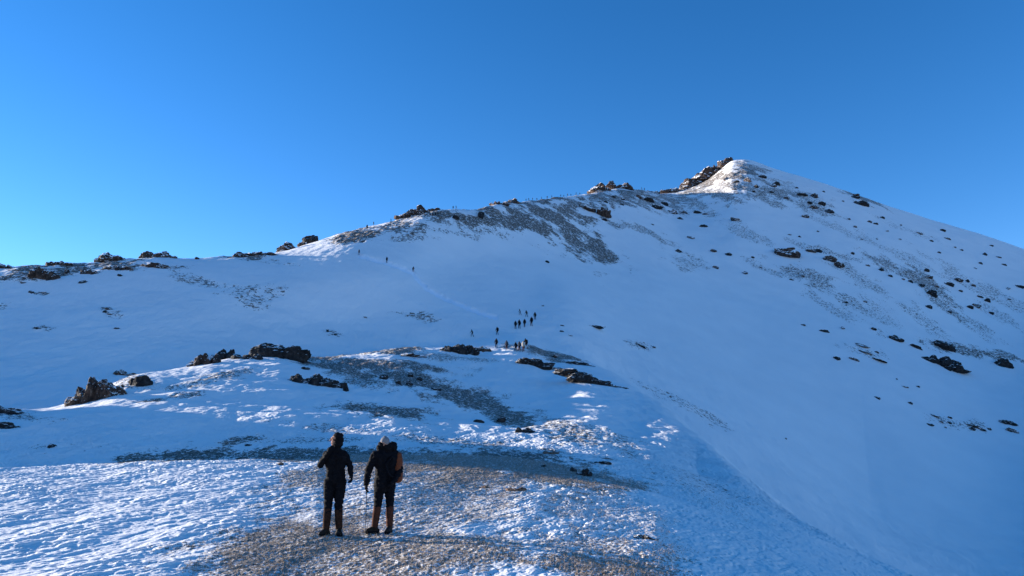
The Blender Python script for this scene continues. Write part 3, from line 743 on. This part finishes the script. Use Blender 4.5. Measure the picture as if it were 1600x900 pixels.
def hand(bm, wrist, direction, side, palm_n, fat=0.0, curl=0.5):
    """palm, four unequal bent fingers and a thumb leaving the side of the palm"""
    d = direction.normalized(); n = palm_n.normalized(); a = d.cross(n).normalized() * side
    k = 0.0
    for i in range(4):
        x = (i - 1.5) * 0.021
        b0 = wrist + a * x * 0.7 + d * 0.015; b1 = wrist + a * x + d * 0.085
        add_capsule(bm, b0, b1, 0.014 + fat, 0.0115 + fat, 1)
        L = (0.034, 0.040, 0.037, 0.028)[i]
        d1 = (d + n * curl).normalized(); d2 = (d + n * curl * 2.6).normalized(); d3 = (d * 0.4 + n * curl * 2.6).normalized()
        p1 = b1 + d1 * L; p2 = p1 + d2 * L * 0.7; p3 = p2 + d3 * L * 0.5
        add_capsule(bm, b1, p1, 0.0095 + fat, 0.009 + fat, 1); add_capsule(bm, p1, p2, 0.009 + fat, 0.0082 + fat, 1); add_capsule(bm, p2, p3, 0.0082 + fat, 0.007 + fat, 1)
    t0 = wrist - a * 0.028 + d * 0.025; t1 = t0 - a * 0.022 + d * 0.032 + n * 0.012; t2 = t1 + d * 0.026 + n * 0.018
    add_capsule(bm, t0, t1, 0.014 + fat, 0.011 + fat, 1); add_capsule(bm, t1, t2, 0.011 + fat, 0.009 + fat, 1)

def head_shape(bm, c, face, lod):
    """skull, jaw, nose, brow, ears; face = unit vector the face looks along"""
    f = face.normalized(); s = Vector((0, 0, 1)).cross(f).normalized(); u = f.cross(s)
    M = Matrix((s, f, u)).transposed()
    def P(x, y, z): return c + M @ Vector((x, y, z))
    add_capsule(bm, P(0, -0.012, 0.035), P(0, 0.010, -0.01), 0.082, 0.076, 2)
    add_capsule(bm, P(0, 0.02, -0.04), P(0, 0.045, -0.085), 0.060, 0.032, 2)
    if lod > 1:
        add_capsule(bm, P(0, 0.088, 0.022), P(0, 0.106, -0.018), 0.008, 0.013, 1)
        for q in (-1, 1):
            add_capsule(bm, P(q * 0.015, 0.082, 0.034), P(q * 0.045, 0.070, 0.034), 0.010, 0.009, 1)
            add_capsule(bm, P(q * 0.084, -0.006, 0.018), P(q * 0.080, 0.0, -0.022), 0.012, 0.009, 1)
            add_ball(bm, P(q * 0.040, 0.058, -0.02), (0.022, 0.022, 0.022), 2)
        add_capsule(bm, P(-0.018, 0.080, -0.050), P(0.018, 0.080, -0.050), 0.007, 0.007, 1)
        add_capsule(bm, P(-0.015, 0.078, -0.062), P(0.015, 0.078, -0.062), 0.008, 0.008, 1)
    return P

MP = {
 'skin': simple('skin', (0.36, 0.19, 0.13), 0.6, 0.1),
 'black': simple('black_fabric', (0.006, 0.006, 0.008), 0.85, 0.4, 14, 0.01),
 'navy': simple('navy_fabric', (0.012, 0.016, 0.032), 0.85, 0.3, 14, 0.01),
 'grey': simple('grey_fabric', (0.07, 0.07, 0.08), 0.9, 0.3, 14, 0.01),
 'pale': simple('pale_fabric', (0.55, 0.48, 0.40), 0.9, 0.2, 14),
 'rust': simple('rust_fabric', (0.075, 0.028, 0.018), 0.85, 0.35, 20, 0.01),
 'brown': simple('brown_fabric', (0.04, 0.019, 0.013), 0.9, 0.5, 20, 0.01),
 'orange': simple('orange_nylon', (0.15, 0.045, 0.02), 0.6, 0.15, 12, 0.01),
 'white': simple('white_knit', (0.20, 0.20, 0.21), 0.95, 0.1, 60, 0.01),
 'boot': simple('boot_leather', (0.022, 0.017, 0.014), 0.6, 0.4, 20, 0.005),
 'metal': simple('pole_metal', (0.10, 0.10, 0.11), 0.35, 0.1),
 'eye': simple('eye', (0.03, 0.02, 0.015), 0.3, 0.1),
 'cork': simple('pole_grip', (0.03, 0.03, 0.03), 0.8, 0.1),
}

def build_person(pose, cloth, lod=2):
    """pose in metres, feet at z = 0, face along -Y; parts: body, jacket, trousers, boots ..."""
    root = bpy.data.objects.new('person', None); COL.objects.link(root); root.empty_display_size = 0.3
    vx = {2: 0.012, 1: 0.03, 0: 0.06}[lod]
    J = {k: Vector(v) for k, v in pose.items() if isinstance(v, tuple)}
    hip, chest, neck, head = J['hip'], J['chest'], J['neck'], J['head']
    face = J.get('face', Vector((0, -1, 0)))
    sw = pose.get('shoulder', 0.19)
    side = J.get('side', Vector((1, 0, 0)))              # the person's own sideways axis
    sh = {q: chest + side * q * sw + Vector((0, 0, 0.07)) for q in (-1, 1)}
    hp = {q: hip + side * q * 0.095 for q in (-1, 1)}
    el = {-1: J['elbow_a'], 1: J['elbow_b']}; wr = {-1: J['wrist_a'], 1: J['wrist_b']}
    kn = {-1: J['knee_a'], 1: J['knee_b']}; an = {-1: J['ankle_a'], 1: J['ankle_b']}
    toe = {-1: J.get('toe_a', Vector((0, -1, 0))), 1: J.get('toe_b', Vector((0, -1, 0)))}
    # body: head, neck, trunk, limbs and hands in one surface
    bm = bmesh.new()
    P = head_shape(bm, head, face, lod)
    add_capsule(bm, neck - Vector((0, 0, 0.05)), head - Vector((0, 0, 0.05)) - face * 0.02, 0.058, 0.052)
    for q in (-1, 1):
        add_capsule(bm, hip + side * q * 0.07, chest + side * q * 0.07, 0.07, 0.08)
        add_capsule(bm, chest + Vector((0, 0, 0.05)), sh[q], 0.07, 0.05)
        add_capsule(bm, sh[q], el[q], 0.048, 0.038); add_capsule(bm, el[q], wr[q], 0.038, 0.026)
        add_capsule(bm, hp[q], kn[q], 0.075, 0.05); add_capsule(bm, kn[q], an[q], 0.05, 0.035)
        if lod > 1:
            d = (wr[q] - el[q]).normalized(); pn = J.get('palm_a' if q < 0 else 'palm_b', -side * q)
            hand(bm, wr[q], d, q, pn, 0.0, 0.55)
        else:
            add_capsule(bm, wr[q], wr[q] + (wr[q] - el[q]).normalized() * 0.12, 0.03, 0.028)
    voxelised(bm, 'body', MP['skin'], 0.0065 if lod > 1 else vx, 2, parent=root)
    if lod > 1:
        for q in (-1, 1):
            bm = bmesh.new(); add_ball(bm, P(q * 0.031, 0.081, 0.012), (0.010, 0.008, 0.007), 2)
            voxelised(bm, 'eye', MP['eye'], 0.004, 1, parent=root)
            bm = bmesh.new(); d = (wr[q] - el[q]).normalized(); pn = J.get('palm_a' if q < 0 else 'palm_b', -side * q)
            hand(bm, wr[q], d, q, pn, 0.0045, 0.55); add_capsule(bm, wr[q] - d * 0.07, wr[q] + d * 0.03, 0.042, 0.034)
            voxelised(bm, 'glove', MP['black'], 0.006, 2, parent=root)
    # jacket
    bm = bmesh.new()
    b = pose.get('bulk', 1.0); hem = J.get('hem', hip - Vector((0, 0, 0.06)))
    for q in (-1, 1):
        add_capsule(bm, hem + side * q * 0.075, hip + side * q * 0.06 + Vector((0, 0, 0.2)), 0.115 * b, 0.105 * b, 2)
        add_capsule(bm, hip + side * q * 0.06 + Vector((0, 0, 0.2)), chest + side * q * 0.09, 0.105 * b, 0.118 * b, 2)
        add_capsule(bm, chest + Vector((0, 0, 0.055)), sh[q], 0.10 * b, 0.068 * b, 2)
        add_capsule(bm, neck - Vector((0, 0, 0.02)), sh[q] + Vector((0, 0, 0.005)), 0.07, 0.055, 2)
        add_capsule(bm, sh[q], el[q], 0.070 * b, 0.056 * b, 2); add_capsule(bm, el[q], wr[q], 0.057 * b, 0.044 * b, 2)
    add_capsule(bm, neck - Vector((0, 0, 0.03)), neck + Vector((0, 0, 0.05)), 0.075, 0.066, 2)
    if pose.get('hood') == 'up':
        add_capsule(bm, head - face * 0.035 + Vector((0, 0, 0.035)), head - face * 0.03 - Vector((0, 0, 0.06)), 0.100, 0.094, 2)
        add_capsule(bm, head - face * 0.035 + Vector((0, 0, 0.04)), head - face * 0.02 + Vector((0, 0, 0.075)), 0.09, 0.055, 2)
    elif pose.get('hood') == 'down':
        for q in (-1, 0, 1):
            add_capsule(bm, neck - face * 0.07 + side * q * 0.07 + Vector((0, 0, 0.03)), neck - face * 0.03 + side * q * 0.115 + Vector((0, 0, 0.075)), 0.080, 0.07, 2)
        for q in (-1, 1):
            add_capsule(bm, neck + side * q * 0.115 + Vector((0, 0, 0.06)), neck + face * 0.08 + side * q * 0.05 + Vector((0, 0, 0.03)), 0.055, 0.045, 2)
    voxelised(bm, 'jacket', MP[cloth['jacket']], vx, 3, 0.022 if lod > 1 else 0, parent=root)
    # trousers
    bm = bmesh.new()
    for q in (-1, 1):
        add_capsule(bm, hip + Vector((0, 0, 0.05)), hp[q] - Vector((0, 0, 0.02)), 0.12, 0.105, 2)
        add_capsule(bm, hp[q] - Vector((0, 0, 0.02)), kn[q], 0.104, 0.072, 2)
        end = kn[q] + (an[q] - kn[q]) * pose.get('leg_end', 0.88)
        add_capsule(bm, kn[q], end, 0.072, 0.066 if not pose.get('gaiter') else 0.062, 2)
    voxelised(bm, 'trousers', MP[cloth['trousers']], vx, 3, 0.020 if lod > 1 else 0, parent=root)
    for q in (-1, 1):
        if pose.get('gaiter'):
            bm = bmesh.new()
            add_capsule(bm, kn[q] + (an[q] - kn[q]) * 0.12, kn[q] + (an[q] - kn[q]) * 0.5, 0.072, 0.070, 2)
            add_capsule(bm, kn[q] + (an[q] - kn[q]) * 0.5, an[q] + Vector((0, 0, 0.02)), 0.070, 0.062, 2)
            voxelised(bm, 'gaiter', MP[pose['gaiter']], vx, 2, 0.006, parent=root)
        bm = bmesh.new()
        f = toe[q].normalized(); s2 = Vector((0, 0, 1)).cross(f)
        gz = Vector((an[q].x, an[q].y, an[q].z - 0.10))
        add_capsule(bm, an[q] + Vector((0, 0, 0.07)), an[q] - Vector((0, 0, 0.02)), 0.062, 0.056, 2)
        add_capsule(bm, gz - f * 0.05 + Vector((0, 0, 0.035)), gz + f * 0.13 + Vector((0, 0, 0.035)), 0.044, 0.042, 2)
        add_capsule(bm, an[q] - Vector((0, 0, 0.02)), gz + f * 0.11 + Vector((0, 0, 0.05)), 0.05, 0.034, 2)
        bt = voxelised(bm, 'boot', MP['boot'], vx, 1, parent=root)
        if lod > 1:
            bm = bmesh.new()
            for w in (-1, 1):
                add_capsule(bm, gz - f * 0.055 + s2 * w * 0.012 + Vector((0, 0, 0.012)), gz + f * 0.135 + s2 * w * 0.016 + Vector((0, 0, 0.012)), 0.034, 0.034, 2)
            so = voxelised(bm, 'sole', MP['black'], 0.012, 1); so.parent = bt
            so.matrix_parent_inverse = Matrix.Identity(4)
    hat = cloth.get('hat')
    if hat:
        bm = bmesh.new()
        up = 0.052
        add_capsule(bm, head + Vector((0, 0, 0.05)) - face * 0.012, head + Vector((0, 0, 0.085)) - face * 0.012, 0.089, 0.066 if not pose.get('peak') else 0.045, 2)
        if pose.get('peak'):
            add_capsule(bm, head + Vector((0, 0, 0.09)), head + Vector((0, 0, 0.135)) - face * 0.01, 0.05, 0.022, 2)
        voxelised(bm, 'hat', MP[hat], min(vx, 0.02), 2, parent=root)
    return root

def build_backpack(c, back, side, size, material, lod=2):
    """c centre, back = direction away from the wearer's spine"""
    root = bpy.data.objects.new('backpack', None); COL.objects.link(root); root.empty_display_size = 0.2
    w, d, h = size; up = Vector((0, 0, 1)); vx = 0.012 if lod > 1 else 0.035
    bm = bmesh.new()
    for q in (-1, 1):
        add_capsule(bm, c + side * q * w * 0.25 - up * h * 0.36, c + side * q * w * 0.22 + up * h * 0.30, d * 0.5, d * 0.46, 2)
        add_capsule(bm, c + back * d * 0.28 + side * q * w * 0.18 - up * h * 0.30, c + back * d * 0.22 + side * q * w * 0.16 + up * h * 0.12, d * 0.36, d * 0.34, 2)
    voxelised(bm, 'pack_body', MP[material], vx, 3, 0.008 if lod > 1 else 0, parent=root)
    bm = bmesh.new()
    for q in (-1, 1):
        add_capsule(bm, c + side * q * w * 0.2 + up * h * 0.42 , c + side * q * w * 0.16 + up * h * 0.46 + back * d * 0.2, d * 0.40, d * 0.30, 2)
    voxelised(bm, 'lid', MP[material], vx, 2, parent=root)
    if lod > 1:
        for q in (-1, 1):
            bm = bmesh.new()
            pts = [c - back * d * 0.35 + side * q * 0.10 + up * h * 0.36, c - back * (d * 0.5 + 0.12) + side * q * 0.13 + up * h * 0.40, c - back * (d * 0.5 + 0.27) + side * q * 0.13 + up * h * 0.12, c - back * (d * 0.5 + 0.18) + side * q * 0.17 - up * h * 0.25, c - back * d * 0.3 + side * q * 0.12 - up * h * 0.36]
            for a, b in zip(pts[:-1], pts[1:]): add_capsule(bm, a, b, 0.020, 0.020, 1)
            voxelised(bm, 'strap', MP['black'], 0.010, 1, parent=root)
    return root

def build_pole(top, tip):
    root = bpy.data.objects.new('trekking_pole', None); COL.objects.link(root); root.empty_display_size = 0.2
    d = (tip - top).normalized()
    bm = bmesh.new(); add_capsule(bm, top + d * 0.06, top + d * 0.62, 0.009, 0.008, 1); add_capsule(bm, top + d * 0.6, tip - d * 0.04, 0.0068, 0.006, 1)
    voxelised(bm, 'shaft', MP['metal'], 0.004, 0, parent=root)
    bm = bmesh.new(); add_capsule(bm, top - d * 0.03, top + d * 0.13, 0.018, 0.014, 1)
    voxelised(bm, 'grip', MP['cork'], 0.005, 1, parent=root)
    bm = bmesh.new(); add_capsule(bm, top - d * 0.01, top + Vector((0.03, -0.01, -0.08)), 0.006, 0.006, 1); add_capsule(bm, top + Vector((0.03, -0.01, -0.08)), top + d * 0.13, 0.006, 0.006, 1)
    voxelised(bm, 'strap', MP['black'], 0.004, 0, parent=root)
    bm = bmesh.new(); add_ball(bm, tip - d * 0.07, (0.035, 0.035, 0.009), 2)
    voxelised(bm, 'basket', MP['black'], 0.006, 0, parent=root)
    bm = bmesh.new(); add_capsule(bm, tip - d * 0.05, tip, 0.005, 0.003, 1)
    voxelised(bm, 'tip', MP['metal'], 0.003, 0, parent=root)
    return root

def turn(v, deg):
    return Matrix.Rotation(R(deg), 3, 'Z') @ Vector(v)

# ---- the two people in the foreground (x to the right of the photograph, -y towards the camera)
Fa = turn((0, -1, 0), -72)            # looks towards the camera and the sun at the left
sa = Vector((1, 0, 0))
posA = dict(hip=(0.01, 0, 0.92), chest=(0.0, -0.01, 1.30), neck=(0.0, -0.01, 1.475), head=(0.0, -0.03, 1.63), face=tuple(Fa),
            side=(0.98, 0.17, 0), shoulder=0.155, bulk=0.93,
            elbow_a=(-0.245, -0.10, 1.19), wrist_a=(-0.085, -0.22, 1.40), elbow_b=(0.245, 0.04, 1.20), wrist_b=(0.30, -0.06, 1.02),
            palm_a=(0.2, 0.9, 0.1), palm_b=(-1, 0, 0),
            knee_a=(-0.09, -0.03, 0.50), ankle_a=(-0.11, 0.0, 0.10), knee_b=(0.095, -0.02, 0.50), ankle_b=(0.10, 0.05, 0.10),
            toe_a=tuple(turn((0, -1, 0), -30)), toe_b=tuple(turn((0, -1, 0), 25)), hood='up', hem=(0.01, 0, 0.93), leg_end=0.45, gaiter='brown')
A = build_person(posA, dict(jacket='black', trousers='black'), 2)
Pa = ground_hit(519, 836, 8, 30)
A.location = Pa; A.scale = (0.915,) * 3
tagged(A, 'slim hooded person in black with one hand raised to the chin', 'person', 'people standing in the foreground')

Fb = turn((0, -1, 0), -52)
posB = dict(hip=(0.02, 0, 0.90), chest=(0.02, 0.0, 1.28), neck=(0.015, 0.0, 1.45), head=(-0.005, -0.05, 1.545), face=tuple(turn((0, -1, -0.2), -85)),
            side=(0.80, 0.60, 0), shoulder=0.205, bulk=1.16,
            elbow_a=(-0.25, -0.16, 1.10), wrist_a=(-0.275, -0.20, 0.86), elbow_b=(0.27, 0.10, 1.08), wrist_b=(0.20, -0.08, 0.90),
            palm_a=(1, 0.1, 0), palm_b=(-1, 0, 0),
            knee_a=(-0.09, -0.03, 0.49), ankle_a=(-0.13, -0.03, 0.10), knee_b=(0.12, 0.02, 0.49), ankle_b=(0.125, 0.03, 0.10),
            toe_a=tuple(turn((0, -1, 0), -65)), toe_b=tuple(turn((0, -1, 0), -10)), hood='down', hem=(0.02, 0, 0.80), leg_end=0.25, gaiter='rust', peak=True)
B = build_person(posB, dict(jacket='black', trousers='black', hat='white'), 2)
Pb = ground_hit(597, 832, 8, 30)
B.location = Pb; B.scale = (0.915,) * 3
tagged(B, 'person in bulky black jacket, pale hat and rust gaiters, holding one pole', 'person', 'people standing in the foreground')
bp = build_backpack(Vector((0.02, 0, 1.12)) + Vector((0.60, -0.45, 0)) * 0 + Vector((0.165, 0.15, 0.0)), Vector((0.64, 0.77, 0)).normalized(), Vector((-0.77, 0.64, 0)).normalized(), (0.27, 0.19, 0.50), 'orange', 2)
bp.location = Pb; bp.scale = (0.915,) * 3
tagged(bp, 'orange backpack on the shoulders of the person with the pale hat', 'backpack')
hx = Vector(posB['wrist_a']) + Vector((0.012, -0.02, -0.07))
tipw = ground_hit(577, 832, 8, 30)
pl = build_pole(hx + Vector((0, 0, 0.03)), Vector((-0.255, -0.24, (tipw.z - Pb.z) / 0.915 - 0.02)))
pl.location = Pb; pl.scale = (0.915,) * 3
tagged(pl, 'thin dark trekking pole planted in the snow by the person with the pale hat', 'trekking pole')

# ---- hikers further up: a few poses, then copies
def walk(step, lean, arm, bulk=1.05):
    return dict(hip=(0, 0, 0.90), chest=(0, lean * 0.6, 1.28), neck=(0, lean * 0.85, 1.45), head=(0, lean, 1.60), face=(0, 1, 0), bulk=bulk,
                elbow_a=(-0.27, lean * 0.5 + arm * 0.1, 1.06), wrist_a=(-0.26, lean * 0.5 + arm * 0.25 + 0.12, 0.90), elbow_b=(0.27, lean * 0.5 - arm * 0.1, 1.06), wrist_b=(0.25, lean * 0.5 - arm * 0.2 + 0.12, 0.88),
                knee_a=(-0.10, step * 0.5 + 0.06, 0.50), ankle_a=(-0.11, step * 0.6, 0.10), knee_b=(0.10, -step * 0.3 + 0.06, 0.50), ankle_b=(0.11, -step * 0.7, 0.10), toe_a=(0, 1, 0), toe_b=(0, 1, 0), hood='down')
protoH = [
 build_person(walk(0.25, 0.10, 0.6), dict(jacket='black', trousers='black', hat='black'), 1),
 build_person(walk(0.10, 0.03, 0.2, 1.15), dict(jacket='navy', trousers='rust', hat='grey'), 1),
 build_person(walk(0.40, 0.22, 1.0), dict(jacket='black', trousers='grey', hat='black'), 1),
 build_person(walk(0.05, 0.00, 0.1, 1.1), dict(jacket='pale', trousers='rust', hat='black'), 1),
]
packs = [build_backpack(Vector((0, -0.20, 1.16)), Vector((0, -1, 0)), Vector((1, 0, 0)), (0.34, 0.26, 0.58), m, 1) for m in ('black', 'grey')]
def copy_tree(src):
    r = src.copy(); COL.objects.link(r)
    for ch in list(src.children):
        c = ch.copy(); COL.objects.link(c); c.parent = r
    return r
def tree_children(o): return list(o.children)
used_h, used_p = set(), set()
def place_hiker(kind, u, v, hpx, rot, label, group, pack=None, ymin=75, pack_label=None, crest=False):
    if kind in used_h: o = copy_tree(protoH[kind])
    else: o = protoH[kind]; used_h.add(kind)
    P = crest_point(u, v, ymin, 900) if crest else ground_hit(u, v, ymin)
    s = min(1.25, max(0.8, hpx * P.y / F / 1.74))
    P.z -= 0.04
    o.location = P; o.scale = (s, s, s); o.rotation_euler = (0, 0, R(rot))
    tagged(o, label, 'person', group)
    if pack is not None:
        if pack in used_p: b = copy_tree(packs[pack])
        else: b = packs[pack]; used_p.add(pack)
        b.location = P; b.scale = (s, s, s); b.rotation_euler = (0, 0, R(rot))
        tagged(b, pack_label, 'backpack', 'backpacks of the hikers')
    return o
G1, G2, G3, G4 = 'hikers on the knoll crest', 'hikers climbing beyond the knoll', 'walkers coming down the snow slope', 'walkers on the ridge crest'
hk = [
 (0,775.5,543,15,10,'hiker nearest the dark rock on the sunlit knoll crest',G1,0,'black backpack of the hiker nearest the dark rock'),
 (1,791.5,546,15,-10,'stocky hiker in rust trousers alone in the middle of the sunlit knoll crest',G1,1,'grey backpack of the stocky lone hiker in rust trousers'),
 (0,806,549,15.5,20,'dark hiker at the left of the tight group on the knoll',G1,None,None),
 (1,811.5,548,15.5,0,'hiker in rust trousers in the middle of the tight group on the knoll',G1,1,'grey backpack in the middle of the tight group on the knoll'),
 (3,817.5,548,16,-20,'hiker in a pale jacket at the right of the tight group on the knoll',G1,None,None),
 (2,822,545,17,30,'tall dark hiker behind the one in the pale jacket',G1,0,'black backpack behind the pale jacket of the tight group'),
 (2,738,526,12,60,'lone hiker just above the dark steep rock of the knoll',G1,None,None),
 (0,777,523,13,40,'hiker standing on the far rim of the sunlit knoll crest',G1,0,'black backpack of the hiker on the far rim of the knoll'),
 (0,805.5,514,13.5,0,'leftmost hiker of the lower row of four beyond the knoll',G2,None,None),
 (0,811.5,513.5,15,10,'second hiker from the left in the lower row of four beyond the knoll',G2,None,None),
 (2,819.5,511.5,14,-10,'slim third hiker of the lower row of four beyond the knoll',G2,None,None),
 (1,830.5,509.5,15.5,30,'broad rightmost hiker of the lower row of four beyond the knoll',G2,0,'black backpack of the broad hiker beyond the knoll'),
 (0,836,499.5,12.5,10,'rightmost hiker of the upper three beyond the knoll',G2,None,None),
 (2,823,495,11,40,'middle hiker of the upper three beyond the knoll',G2,None,None),
 (2,812.8,492,10,80,'leftmost hiker of the upper three, leaning forward',G2,None,None),
 (0,561,399,10,150,'highest of the three dark walkers spaced out on the open snow',G3,None,None),
 (0,604.5,411,10.5,160,'middle one of the three dark walkers spaced out on the open snow',G3,None,None),
 (2,645.5,425,9,-150,'lowest of the three dark walkers, at the head of the trodden trail',G3,None,None),
 (0,573.5,359,9,170,'walker standing darkest on the sunlit strip of ridge',G4,None,None),
 (2,584,352,6,150,'small walker right of the dark one on the sunlit strip of ridge',G4,None,None),
 (0,611,347,6,100,'walker just left of the first rocky knuckle of the ridge',G4,None,None),
 (0,672,338,6,10,'leftmost of the four people standing under the first rocky knuckle',G4,None,None),
 (1,676,338,6,0,'second of the four people standing under the first rocky knuckle',G4,None,None),
 (0,680.5,337.5,6,30,'third of the four people standing under the first rocky knuckle',G4,None,None),
 (2,684.5,337,6,40,'rightmost of the four people standing under the first rocky knuckle',G4,None,None),
]
for (kd, u, v, hpx, rot, lab, grp, pk, pl_) in hk:
    place_hiker(kd, u, v, hpx, rot, lab, grp, pk, 75 if v < 560 else 60, pl_)
for i, (u, hpx) in enumerate([(708,4),(713,4),(822,4.5),(826,4),(832,5),(839,5),(846,4.5),(855,5),(862,4.5),(876,4.5),(881,4),(887,5),(892,4),(900,5),(906,4),(1003,5),(1007,4.5)]):
    vv = float(np.interp(u, [700, 740, 770, 800, 860, 910, 1010], [325, 325, 320, 314, 308, 303, 298]))
    grp = 'tiny walkers silhouetted on the skyline'
    lab = ('tiny dark walker in the skyline saddle between the two rocky knuckles' if u < 760 else
           'tiny dark walker in the long file on the skyline right of the second knuckle' if u < 950 else
           'tiny dark walker on the skyline between the flat topped rock and the summit crags')
    place_hiker((0, 2)[i % 2], u, vv, hpx, (i * 77) % 360, lab, grp + (' saddle' if u < 760 else ' file' if u < 950 else ' below the summit'), None, 150, None, True)
for j, p in enumerate(protoH):
    if j not in used_h:
        for c in list(p.children): bpy.data.objects.remove(c)
        bpy.data.objects.remove(p)

# ------------------------------------------------------------------ dead grass standing out of the thin snow
def grass(n=70000):
    rng = np.random.default_rng(11)
    m = seg_start[3]
    w = np.clip(GB[:m] - 0.25, 0, 1) * (RR[:m] > 8.0) * (RR[:m] < 32)
    w = w * (RR[:m] ** 1.2)
    w[:, (PHI < -38) | (PHI > 38)] = 0
    idx = rng.choice(w.size, n, p=(w / w.sum()).ravel())
    x, y, z = GX[:m].ravel()[idx], GY[:m].ravel()[idx], GZ[:m].ravel()[idx] + CAMH
    x = x + rng.normal(0, 0.01, n); y = y + rng.normal(0, 0.02, n)
    h = rng.uniform(0.012, 0.05, n) * np.where(rng.random(n) < 0.1, 1.7, 1.0); wd = rng.uniform(0.002, 0.0045, n)
    a = rng.uniform(0, np.pi, n); lx = rng.normal(0.25, 0.6, n) * h; ly = rng.normal(0, 0.6, n) * h
    b0 = np.stack([x - np.cos(a) * wd, y - np.sin(a) * wd, z - 0.01], 1)
    b1 = np.stack([x + np.cos(a) * wd, y + np.sin(a) * wd, z - 0.01], 1)
    t = np.stack([x + lx, y + ly, z + h], 1)
    V = np.stack([b0, b1, t], 1).reshape(-1, 3)
    me = bpy.data.meshes.new('grass')
    me.vertices.add(3 * n); me.vertices.foreach_set('co', V.astype(np.float32).ravel())
    me.loops.add(3 * n); me.loops.foreach_set('vertex_index', np.arange(3 * n, dtype=np.int32))
    me.polygons.add(n); me.polygons.foreach_set('loop_start', np.arange(n, dtype=np.int32) * 3); me.polygons.foreach_set('loop_total', np.full(n, 3, np.int32))
    me.update(calc_edges=True)
    me.materials.append(simple('dead_grass', (0.38, 0.28, 0.19), 0.8, 0.5, 3.0))
    o = bpy.data.objects.new('grass', me); COL.objects.link(o)
    tagged(o, 'short dead yellow brown grass poking through thin snow around the two people', 'grass', None, 'stuff')
grass()
